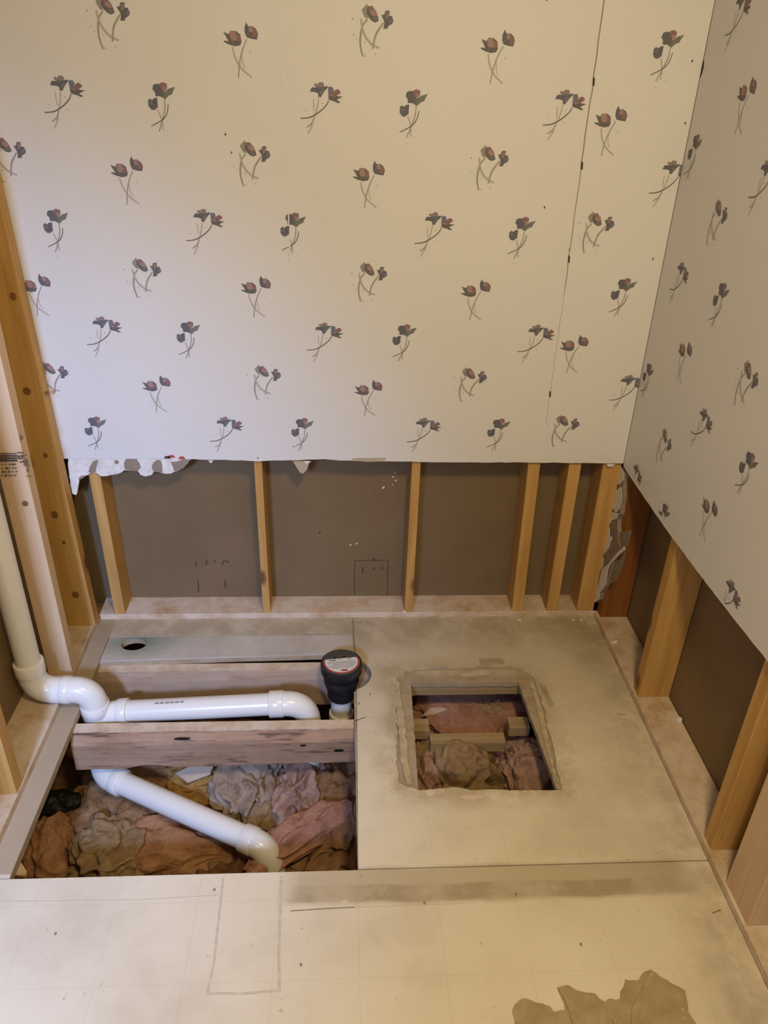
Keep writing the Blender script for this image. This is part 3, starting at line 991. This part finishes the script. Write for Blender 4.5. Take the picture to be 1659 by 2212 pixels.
# a few further sprigs of the same print nearer the viewer, out of frame
for me, pts in RIGHTW:
    for px, py in pts:
        o = bpy.data.objects.new('flower_print', me)
        COL.objects.link(o)
        o.parent = wall_right
        o.location = P(px, py, 0, XW)
        o.rotation_euler = (0, 0, -math.pi / 2)
        lim = 0.5405 - o.location.z
        if min(v.co.z for v in me.vertices) < lim:          # sprig cut off by the board edge
            m2 = me.copy()
            bm = bmesh.new()
            bm.from_mesh(m2)
            bmesh.ops.bisect_plane(bm, geom=bm.verts[:] + bm.edges[:] + bm.faces[:], plane_co=(0, 0, lim), plane_no=(0, 0, 1), clear_inner=True)
            bm.to_mesh(m2)
            bm.free()
            o.data = m2
rep = 0
for k in range(14):
    o = bpy.data.objects.new('flower_print', (T1, T2, T3, T4)[k % 4])
    COL.objects.link(o)
    o.parent = wall_right
    o.location = (XW, -1.02 - 0.19 * (k % 5), 0.68 + 0.27 * (k // 5) + 0.07 * (k % 2))
    o.rotation_euler = (0, 0, -math.pi / 2)
# loose specks of the print
for px, py in ((487, 291), (500, 331), (1181, 0), (1495, 133), (1480, 267), (1176, 449), (1230, 540), (557, 990), (1410, 560)):
    c = P(px, py, 1, YB)
    prism('print_speck', [[(c.x - .002, c.z + .002), (c.x - .0005, c.z - .003), (c.x + .002, c.z + .001), (c.x + .001, c.z + .004)]], XZ(YB), (0, -1, 0), 0.0003, 'pencil', wall_back)
for px, py in ((1515, 153), (1450, 457), (1409, 665), (1359, 893)):
    c = P(px, py, 0, XW)
    prism('leaf_print', [[(c.y + .008, c.z - .016), (c.y - .004, c.z - .012), (c.y - .010, c.z + .006), (c.y - .004, c.z + .02), (c.y + .008, c.z + .012)]], YZ(XW), (-1, 0, 0), 0.0003, 'pencil', wall_right)
# scrap of print left at the cut
for px, py, m in ((362, 989, 'pencil'), (371, 987, 'red'), (393, 990, 'red')):
    c = P(px, py, 1, YB)
    prism('print_speck', [[(c.x - .010, c.z - .002), (c.x + .010, c.z - .002), (c.x + .004, c.z + .006), (c.x - .006, c.z + .005)]], XZ(YB), (0, -1, 0), 0.0004, m, wall_back)

# ------------------------------------------------------------------ waste pipe run
py_ = -0.37
pipe = empty('waste_pipe', (0.085, py_, -0.34))
tag(pipe, 'white plastic waste pipe running from left wall into the floor opening', 'pipe')
R_ = 0.0302
tube('pipe', [(-0.058, py_, ZC - 0.02), (-0.058, py_, 0.11)], R_, 'pvc', pipe)
hub('socket', (-0.058, py_, 0.150), (-0.058, py_, 0.112), 'pvc', pipe)
tube('elbow', [Vector((-0.058, py_, 0.125))] + arc((-0.058, py_, 0.110), (-0.056, py_, 0.053), (0.000, py_, 0.053), 14) + [Vector((0.012, py_, 0.053))], 0.0345, 'pvc', pipe)
hub('socket', (0.010, py_, 0.053), (0.034, py_, 0.053), 'pvc', pipe, 0.0365)
tube('elbow', [Vector((0.028, py_, 0.053))] + arc((0.036, py_, 0.053), (0.086, py_, 0.053), (0.086, py_, 0.000), 14) + [Vector((0.086, py_, -0.01))], 0.0345, 'pvc', pipe)
hub('socket', (0.086, py_, 0.006), (0.086, py_, -0.026), 'pvc', pipe)
tee = tube('tee', [(0.086, py_, -0.02), (0.086, py_, -0.165)], 0.0345, 'pvc', pipe)
tube('branch', [Vector(p) for p in arc((0.086, py_, -0.075), (0.090, py_ + .004, -0.040), (0.150, -0.362, -0.036), 8)], 0.0335, 'pvc', tee)
hub('socket', (0.140, -0.362, -0.036), (0.168, -0.362, -0.0345), 'pvc', pipe, 0.0365)
tube('pipe', [(0.16, -0.362, -0.035), (0.57, -0.358, -0.018)], R_, 'pvc', pipe)
hub('socket', (0.545, -0.358, -0.0195), (0.585, -0.358, -0.018), 'pvc', pipe, 0.0365)
tube('elbow', [Vector((0.578, -0.358, -0.018))] + arc((0.588, -0.358, -0.018), (0.648, -0.358, -0.017), (0.650, -0.358, -0.085), 14) + [Vector((0.650, -0.358, -0.10))], 0.0338, 'pvc', pipe)
tube('pipe', [(0.650, -0.358, -0.09), (0.650, -0.358, -0.32)], R_, 'pvc', pipe)
# below the joist: eighth bend and slanting run
a0, a1 = Vector((0.135, -0.449, -0.200)), Vector((0.520, -0.641, -0.215))
dd = (a1 - a0).normalized()
tube('elbow', [Vector((0.086, py_, -0.15))] + arc((0.086, py_, -0.165), (0.083, -0.415, -0.198), tuple(a0 - dd * .02), 12) + [a0], 0.0340, 'pvc', pipe)
hub('socket', a0 - dd * 0.006, a0 + dd * 0.022, 'pvc', pipe, 0.0365)
tube('pipe', [a0, a1], R_, 'pvc', pipe)
hub('socket', a1 - dd * 0.032, a1 + dd * 0.004, 'pvc', pipe, 0.0362)
tube('elbow', [a1 - dd * .005] + arc(tuple(a1), tuple(a1 + dd * 0.052), tuple(a1 + dd * .046 + Vector((0.004, -0.012, -0.085))), 12), 0.0340, 'pvc', pipe)


def print_on_pipe(c, axis, r, a0, a1, l, n=6, mat='black_ink'):
    """curved ink line set on the skin of a pipe"""
    axis = Vector(axis).normalized()
    u = (Vector((0, 0, 1)) - axis * axis.z).normalized()
    w = axis.cross(u)
    vs, fs = [], []
    for i in range(n + 1):
        a = a0 + (a1 - a0) * i / n
        d = u * math.cos(a) + w * math.sin(a)
        vs += [Vector(c) + d * r - axis * l, Vector(c) + d * r + axis * l]
    for i in range(n):
        fs.append((2 * i, 2 * i + 1, 2 * i + 3, 2 * i + 2))
    obj('printed_marking', vs, fs, mat, pipe)


ax = Vector((0.41, 0.004, 0.017)).normalized()
for k, (s, l) in enumerate(((0.249, .005), (0.262, .006), (0.277, .006), (0.290, .005), (0.303, .006), (0.316, .004))):
    print_on_pipe(Vector((0.16, -0.362, -0.035)) + ax * (s - 0.16), ax, R_ + 0.0003, 0.10, 0.28, l, mat='ink')

# ------------------------------------------------------------------ shower drain
DX, DY = 0.7405, -0.265
drain = empty('shower_drain', (DX, DY, -0.20))
tag(drain, 'black shower drain with a red-rimmed label on its cap', 'drain')


def lathe(name, prof, mat, parent, cx=DX, cy=DY, seg=40):
    path = [(cx, cy, z) for r, z in prof]
    vs, fs = [], []
    for r, z in prof:
        for k in range(seg):
            a = math.tau * k / seg
            vs.append((cx + r * math.cos(a), cy + r * math.sin(a), z))
    for i in range(len(prof) - 1):
        for k in range(seg):
            k2 = (k + 1) % seg
            fs.append((i * seg + k, (i + 1) * seg + k, (i + 1) * seg + k2, i * seg + k2))
    fs.append(tuple(range(seg)))
    fs.append(tuple((len(prof) - 1) * seg + k for k in range(seg))[::-1])
    o = obj(name, vs, fs, mat, parent)
    o.data.polygons.foreach_set('use_smooth', [len(p.vertices) == 4 for p in o.data.polygons])
    o.data.set_sharp_from_angle(angle=math.radians(35))
    return o


lathe('drain_body', [(0.052, 0.0455), (0.0575, 0.044), (0.0585, 0.036), (0.0585, 0.020), (0.0545, 0.012), (0.0500, 0.004), (0.0490, -0.004), (0.0500, -0.006), (0.0500, -0.018), (0.0475, -0.026),
                     (0.0420, -0.044), (0.0405, -0.050), (0.0405, -0.070), (0.0385, -0.076), (0.030, -0.077)], 'abs', drain)
cap = lathe('cap', [(0.0500, 0.0485), (0.0525, 0.0475), (0.0530, 0.0440), (0.0530, 0.0400)], 'abs_cap', drain)
lathe('riser_pipe', [(0.0300, -0.060), (0.0300, -0.150)], 'pvc', drain)
lathe('riser_collar', [(0.031, -0.138), (0.0355, -0.140), (0.0362, -0.145), (0.0362, -0.200), (0.034, -0.30)], 'pvc', drain)
# label: disc with its top segment missing, red rim, printed lines, two slots above
TH = math.radians(7)
ca, sa = math.cos(TH), math.sin(TH)


def lab(u, v):
    return (DX + u * ca - v * sa, DY + u * sa + v * ca)


def seg_disc(r, chord, n=40):
    a0 = math.asin(chord / r)
    return [(r * math.cos(a), r * math.sin(a)) for a in [math.pi - a0 + (math.tau - (math.pi - 2 * a0)) * i / n for i in range(n + 1)]]


LZ = 0.0486
prism('label_rim', [[lab(u, v) for u, v in seg_disc(0.0505, 0.0125)]], XY(LZ), (0, 0, 1), 0.0002, 'red', cap)
prism('label', [[lab(u, v) for u, v in seg_disc(0.0455, 0.0127)]], XY(LZ + 0.0002), (0, 0, 1), 0.0002, 'label', cap)


def bar(u0, u1, v, h, mat):
    prism('label_print', [[lab(u0, v - h / 2), lab(u1, v - h / 2), lab(u1, v + h / 2), lab(u0, v + h / 2)]], XY(LZ + 0.0004), (0, 0, 1), 0.0001, mat, cap)


bar(-0.034, -0.014, 0.0068, 0.0070, 'ink')
bar(-0.008, 0.004, 0.0085, 0.003, 'ink')
bar(0.017, 0.031, 0.0085, 0.003, 'ink')
for i, (a, b) in enumerate(((-0.040, 0.036), (-0.039, 0.040), (-0.024, 0.040), (-0.040, 0.036), (-0.034, 0.034), (-0.030, 0.028))):
    x = a
    rr = random.Random(i)
    while x < b:
        l = 0.004 + rr.random() * 0.009
        bar(x, min(b, x + l), -0.0012 - i * 0.0052, 0.0026, 'ink')
        x += l + 0.0014
el = [(0.004 + 0.0105 * math.cos(t), -0.0375 + 0.0042 * math.sin(t)) for t in [math.tau * i / 18 for i in range(18)]]
prism('label_logo', [[lab(*p) for p in el]], XY(LZ + 0.0004), (0, 0, 1), 0.0001, 'red', cap)
for u in (-0.016, 0.010):
    prism('cap_slot', [[lab(u - 0.004, 0.0150), lab(u + 0.004, 0.0150), lab(u + 0.004, 0.0205), lab(u - 0.004, 0.0205)]], XY(LZ), (0, 0, 1), 0.0003, 'black', cap)

# ------------------------------------------------------------------ vent opening edge strips
box_l = prism('ledge_splinter', [rough_line([(0.892, -0.285), (0.902, -0.30), (0.906, -0.45), (0.905, -0.60), (0.912, -0.655), (0.897, -0.655), (0.890, -0.60), (0.886, -0.45), (0.892, -0.285)], step=0.012, amp=0.003, seed=81)[:-1]],
              XY(-0.006), (0, 0, 1), 0.0055, 'ledge', floor)
prism('ledge_splinter', [rough_line([(0.878, -0.30), (0.886, -0.29), (0.884, -0.45), (0.880, -0.52), (0.874, -0.47), (0.878, -0.30)], step=0.012, amp=0.003, seed=82)[:-1]],
      XY(0.0), (0, 0, 1), 0.0012, 'kraft_light', floor)
prism('ledge_splinter', [rough_line([(1.274, -0.30), (1.283, -0.33), (1.282, -0.42), (1.270, -0.55), (1.262, -0.66), (1.257, -0.66), (1.262, -0.50), (1.274, -0.30)], step=0.012, amp=0.003, seed=83)[:-1]],
      XY(-0.006), (0, 0, 1), 0.004, 'ledge', floor)
prism('ledge_splinter', [rough_line([(0.94, -0.250), (1.24, -0.247), (1.24, -0.262), (1.10, -0.270), (0.96, -0.262), (0.94, -0.250)], step=0.012, amp=0.003, seed=84)[:-1]],
      XY(-0.006), (0, 0, 1), 0.0035, 'ledge', floor)
prism('glue_patch', [rough_line([(1.142, -0.204), (1.212, -0.202), (1.214, -0.226), (1.140, -0.228), (1.142, -0.204)], step=0.01, amp=0.001, seed=85)[:-1]], XY(0.0), (0, 0, 1), 0.0006, 'ply', floor)
for a, b, c, d in ((1.294, -0.315, 1.316, -0.395), ):
    prism('glue_patch', [rough_line([(a, b), (c - .006, b - .005), (c, d), (a + .008, d - .01), (a, b)], step=0.01, amp=0.002, seed=86)[:-1]], XY(0.0), (0, 0, 1), 0.0006, 'ply', floor)
# pale plaster smears on the flooring
for i, (px, py, l, w) in enumerate(((1150, 1725, 24, 4), (1020, 1722, 30, 5), (930, 1712, 14, 7), (1225, 1590, 6, 22), (745, 1948, 9, 5), (783, 1952, 12, 3))):
    c = P(px, py, 2, 0)
    pts = []
    for k in range(14):
        a = math.tau * k / 14
        e = P(px + l * math.cos(a) * (0.8 + 0.3 * noise.noise(Vector((k, i, 0)))), py + w * math.sin(a), 2, 0)
        pts.append((e.x, e.y))
    prism('plaster_smear', [pts], XY(0.0), (0, 0, 1), 0.0005, 'shard', floor)
# scored pencil and knife lines on the flooring
def fline(pts, w=0.0018, mat='pencil', name='score_line'):
    for a, b in zip(pts[:-1], pts[1:]):
        a, b = P(*a, 2, 0), P(*b, 2, 0)
        a, b = Vector((a.x, a.y)), Vector((b.x, b.y))
        d = (b - a).normalized() * w * .5
        n = Vector((-d.y, d.x))
        prism(name, [[tuple(a - d + n), tuple(a - d - n), tuple(b + d - n), tuple(b + d + n)]], XY(0.0), (0, 0, 1), 0.0003 + 0.0001 * random.random(), mat, floor)


fline([(628, 1968), (700, 1963), (765, 1960)], 0.0022, 'kraft')
fline([(765, 1960), (860, 1957), (1000, 1952)], 0.0014, 'scuff')
fline([(448, 2146), (520, 2147), (604, 2140)], 0.005, 'scuff')
fline([(448, 2146), (462, 2080), (482, 1900)], 0.005, 'scuff')
fline([(604, 2140), (602, 2060), (608, 1896)], 0.006, 'scuff')
fline([(0, 1948), (300, 1944), (470, 1934)], 0.0018, 'scuff')
fline([(768, 1557), (790, 1549)], 0.002)
fline([(1335, 1543), (1350, 1544)], 0.002, 'kraft')
fline([(655, 1371), (710, 1370)], 0.0015, 'kraft')
fline([(757, 1344), (782, 1344)], 0.003, 'kraft')
fline([(1540, 1972), (1556, 1966)], 0.003, 'kraft')
for px, py in ((917, 1951), (1114, 1932), (120, 2017), (650, 2084), (463, 1922), (1255, 2040), (800, 1500), (775, 1520)):
    c = P(px, py, 2, 0)
    prism('nail_dent', [[(c.x + .0028 * math.cos(t), c.y + .004 * math.sin(t)) for t in (0, 1, 2, 3, 4, 5)]], XY(0.0), (0, 0, 1), 0.0003, 'kraft', floor)

# torn patch at the near right: bared brown backing with curled flakes
def fl(px, py, z=0.0):
    p = P(px, py, 2, z)
    return (p.x, p.y)


def c5(u, v):
    return fl(1100 + u / 3.606, 2050 + v / 3.606)


tp = [(30, 460), (110, 390), (230, 420), (330, 440), (350, 500), (440, 480), (375, 305), (440, 290), (560, 330), (670, 360), (740, 400), (850, 380), (880, 290), (900, 225), (1000, 240), (1050, 180), (1100, 165), (1160, 185), (1200, 240), (1290, 285), (1370, 320),
      (1385, 400), (1400, 500), (1450, 600), (1480, 900), (1300, 1150), (800, 1200), (300, 1100), (60, 800)]
tpo = prism('torn_backing', [rough_line([c5(*p) for p in tp] + [c5(*tp[0])], step=0.006, amp=0.003, seed=91)[:-1]], XY(0.0), (0, 0, 1), 0.0008, 'flake', floor)
tpo['label'] = 'brown torn patch in the flooring at lower right'
f1 = [(375, 310), (430, 295), (560, 340), (660, 370), (720, 440), (760, 560), (700, 700), (520, 640), (470, 500)]
f2 = [(1090, 200), (1150, 200), (1280, 300), (1360, 340), (1370, 470), (1420, 700), (1200, 900), (960, 800), (950, 560), (985, 410), (1040, 310)]
for i, (f, z) in enumerate(((f1, 0.0009), (f2, 0.0009))):
    o = prism('flooring_flake', [rough_line([c5(*p) for p in f] + [c5(*f[0])], step=0.006, amp=0.0025, seed=95 + i)[:-1]], XY(z), (0, 0, 1), 0.003, 'flake', floor)
for i, (u, v, s) in enumerate(((1070, 432, 5), (1350, 480, 7), (1200, 390, 4), (820, 570, 6), (1310, 375, 5), (1110, 205, 6), (1360, 545, 6))):
    c = c5(u, v)
    chip('plaster_crumb', (c[0], c[1], 0.003), (s * .0006, s * .0010, s * .0004), 'kraft_light', 100 + i, parent=floor)

# ------------------------------------------------------------------ under the floor: debris bed and insulation
nx, ny = 330, 240
vs, fs = [], []
for j in range(ny + 1):
    for i in range(nx + 1):
        x = XL + (XR - XL) * i / nx
        y = -1.15 + 1.25 * j / ny
        q = Vector((x * 8, y * 8, 1.7))
        w = Vector((noise.noise(q * .7), noise.noise(q * .7 + Vector((7, 0, 0))), 0)) * 0.8
        h = (1 - abs(noise.noise(q + w)) * 2) * 0.030 + (1 - abs(noise.noise(q * 2.3 + w * 2)) * 2) * 0.017 + noise.noise(q * 6) * 0.007 + noise.noise(q * 15) * 0.003
        z = -0.345 + h + 0.04 * math.exp(-((x - 0.68) / .2) ** 2 - ((y + .55) / .2) ** 2) - 0.09 * math.exp(-((x - 0.05) / .12) ** 2)
        vs.append((x, y, z))
for j in range(ny):
    for i in range(nx):
        a = j * (nx + 1) + i
        fs.append((a, a + 1, a + nx + 2, a + nx + 1))
bed = obj('belly_debris', vs, fs, 'soil', None, smooth=True)
tag(bed, 'dark brown loose debris lining the space under the floor', 'debris', kind='stuff')


def at(px, py, z):
    return P(px, py, 2, z)


def ins(px, py, z, rad, mat, seed, label, name='insulation_clump', **kw):
    c = at(px, py, z)
    return lump(name, c, rad, mat, seed, label, 'insulation', **kw)


ins(645, 1812, -0.262, (0.18, 0.052, 0.068), 'pink', 3, 'pink fibreglass roll beside the slanting pipe end', turn=0.72)
ins(735, 1780, -0.31, (0.11, 0.20, 0.065), 'brown', 8, 'brown insulation mass against the right side of the opening', facet=True)
ins(645, 1705, -0.285, (0.070, 0.14, 0.075), 'pink2', 11, 'dusty mauve insulation fold behind the pipe end', facet=True)
ins(535, 1695, -0.275, (0.080, 0.14, 0.085), 'grey_fluff', 5, 'grey crumpled insulation under the weathered joist', facet=True)
ins(590, 1765, -0.325, (0.075, 0.09, 0.06), 'buff', 29, 'buff insulation wad beyond the pipe bend', facet=True)
ins(425, 1700, -0.300, (0.12, 0.09, 0.06), 'ochre', 14, 'ochre insulation patch above the slanting pipe', facet=True)
ins(280, 1750, -0.325, (0.15, 0.15, 0.07), 'brown', 17, 'brown crumpled insulation left of the slanting pipe', facet=True)
ins(380, 1830, -0.320, (0.16, 0.09, 0.065), 'orange', 20, 'orange-brown insulation heap before the slanting pipe')
ins(235, 1835, -0.310, (0.10, 0.10, 0.06), 'buff', 23, 'olive-buff crumpled wad at the near edge of the opening', facet=True)
ins(110, 1840, -0.325, (0.065, 0.10, 0.085), 'orange', 26, 'dull pink insulation peak in the left corner of the opening')
ins(480, 1840, -0.345, (0.09, 0.08, 0.05), 'brown', 33, 'small brown clump below the pipe bend', facet=True)
lump('belly_wrap', at(130, 1730, -0.27), (0.05, 0.035, 0.03), 'black', 31, 'black plastic wrap scrap in the dark left corner', 'wrap', amp=0.4)
lump('belly_wrap', at(545, 1865, -0.34), (0.03, 0.05, 0.03), 'black', 37, 'black plastic wrap scrap under the pipe bend', 'wrap', amp=0.4)
lump('belly_wrap', at(610, 1800, -0.32), (0.035, 0.03, 0.03), 'black', 38, 'black plastic wrap scrap beside the pink roll', 'wrap', amp=0.4)


def shard(name, pxs, z, t, mat, label, cat, tilt=0.0):
    pts = [at(x, y, z) for x, y in pxs]
    cx = sum(p.x for p in pts) / len(pts)
    o = prism(name, [[(p.x, p.y) for p in pts]], lambda a, b: (a, b, z + (a - cx) * tilt), (0, 0, 1), t, mat)
    return tag(o, label, cat)


shard('board_scrap', [(380, 1668), (415, 1655), (462, 1660), (455, 1676), (405, 1690)], -0.215, 0.006, 'shard', 'pale board scrap under the weathered joist', 'scrap', 0.15)
shard('board_scrap', [(22, 1893), (36, 1866), (48, 1868), (58, 1884), (57, 1896)], -0.03, 0.006, 'ochre', 'yellow board scrap in the near left corner of the opening', 'scrap', -0.2)

# inside the vent hole
box('blocking', 0.88, 1.30, -0.291, -0.256, -0.058, -0.0222, 'cleat', floor)
ins(1000, 1500, -0.200, (0.24, 0.24, 0.070), 'pink', 41, 'pink fibreglass batt under the back of the square floor hole')
ins(1062, 1558, -0.200, (0.055, 0.05, 0.060), 'buff', 44, 'grey-buff crumpled wad in the middle of the square floor hole', facet=True)
ins(985, 1690, -0.225, (0.11, 0.10, 0.10), 'buff', 47, 'buff pink insulation at the near side of the square floor hole', facet=True)
ins(1145, 1680, -0.225, (0.09, 0.09, 0.10), 'pink2', 50, 'dusty pink insulation in the near right of the square floor hole', facet=True)
ins(918, 1685, -0.225, (0.06, 0.10, 0.09), 'pink2', 53, 'dusty pink insulation in the near left of the square floor hole', facet=True)
shard('paper_offcut', [(912, 1545), (930, 1530), (962, 1521), (964, 1535), (935, 1544)], -0.15, 0.003, 'shard', 'pale paper offcut lying on the pink batt', 'paper', 0.1)


def cleat(name, px0, px1, pyt, pyb, z, h, label, dy=None):
    a, b = at(px0, pyb, z), at(px1, pyb, z)
    c = at(px0, pyt, z)
    o = box(name, a.x, b.x, a.y, c.y, z - h, z, 'cleat', None)
    return tag(o, label, 'wood')


cleat('wood_block', 880, 929, 1552, 1578, -0.085, 0.035, 'wood block at the left inside the square floor hole')
cleat('wood_block', 1101, 1146, 1548, 1571, -0.085, 0.035, 'pale wood block at the right inside the square floor hole')
cleat('wood_cleat', 930, 1094, 1584, 1606, -0.085, 0.035, 'long wood cleat across the square floor hole')

# ------------------------------------------------------------------ loose crumbs
for i, (px, py, z, s, lab_) in enumerate((
        (1330, 1311, 0.0192, 0.016, 'white plaster crumb at the far end of the right plate'),
        (1328, 1388, 0.0192, 0.012, 'white plaster crumb in the middle of the far right plate'),
        (1466, 1556, 0.0192, 0.015, 'white plaster lump on the right plate before the brown panel'),
        (1400, 1613, 0.0002, 0.005, 'tiny plaster crumb on the floor along the right plate'),
        (1238, 1340, 0.0002, 0.007, 'small plaster crumb on the floor below the corner stud'),
        (1255, 1340, 0.0002, 0.006, 'smaller plaster crumb nearest the back right corner'),
        (1122, 1340, 0.0002, 0.007, 'small plaster crumb on the floor before the double studs'),
        (873, 1322, 0.0182, 0.007, 'plaster crumb on the back plate beside the middle stud'))):
    chip('plaster_crumb', P(px, py, 2, z), (s, s * 0.8, s * 0.55), 'gypsum', 200 + i, lab_, 'debris', 'plaster crumbs')
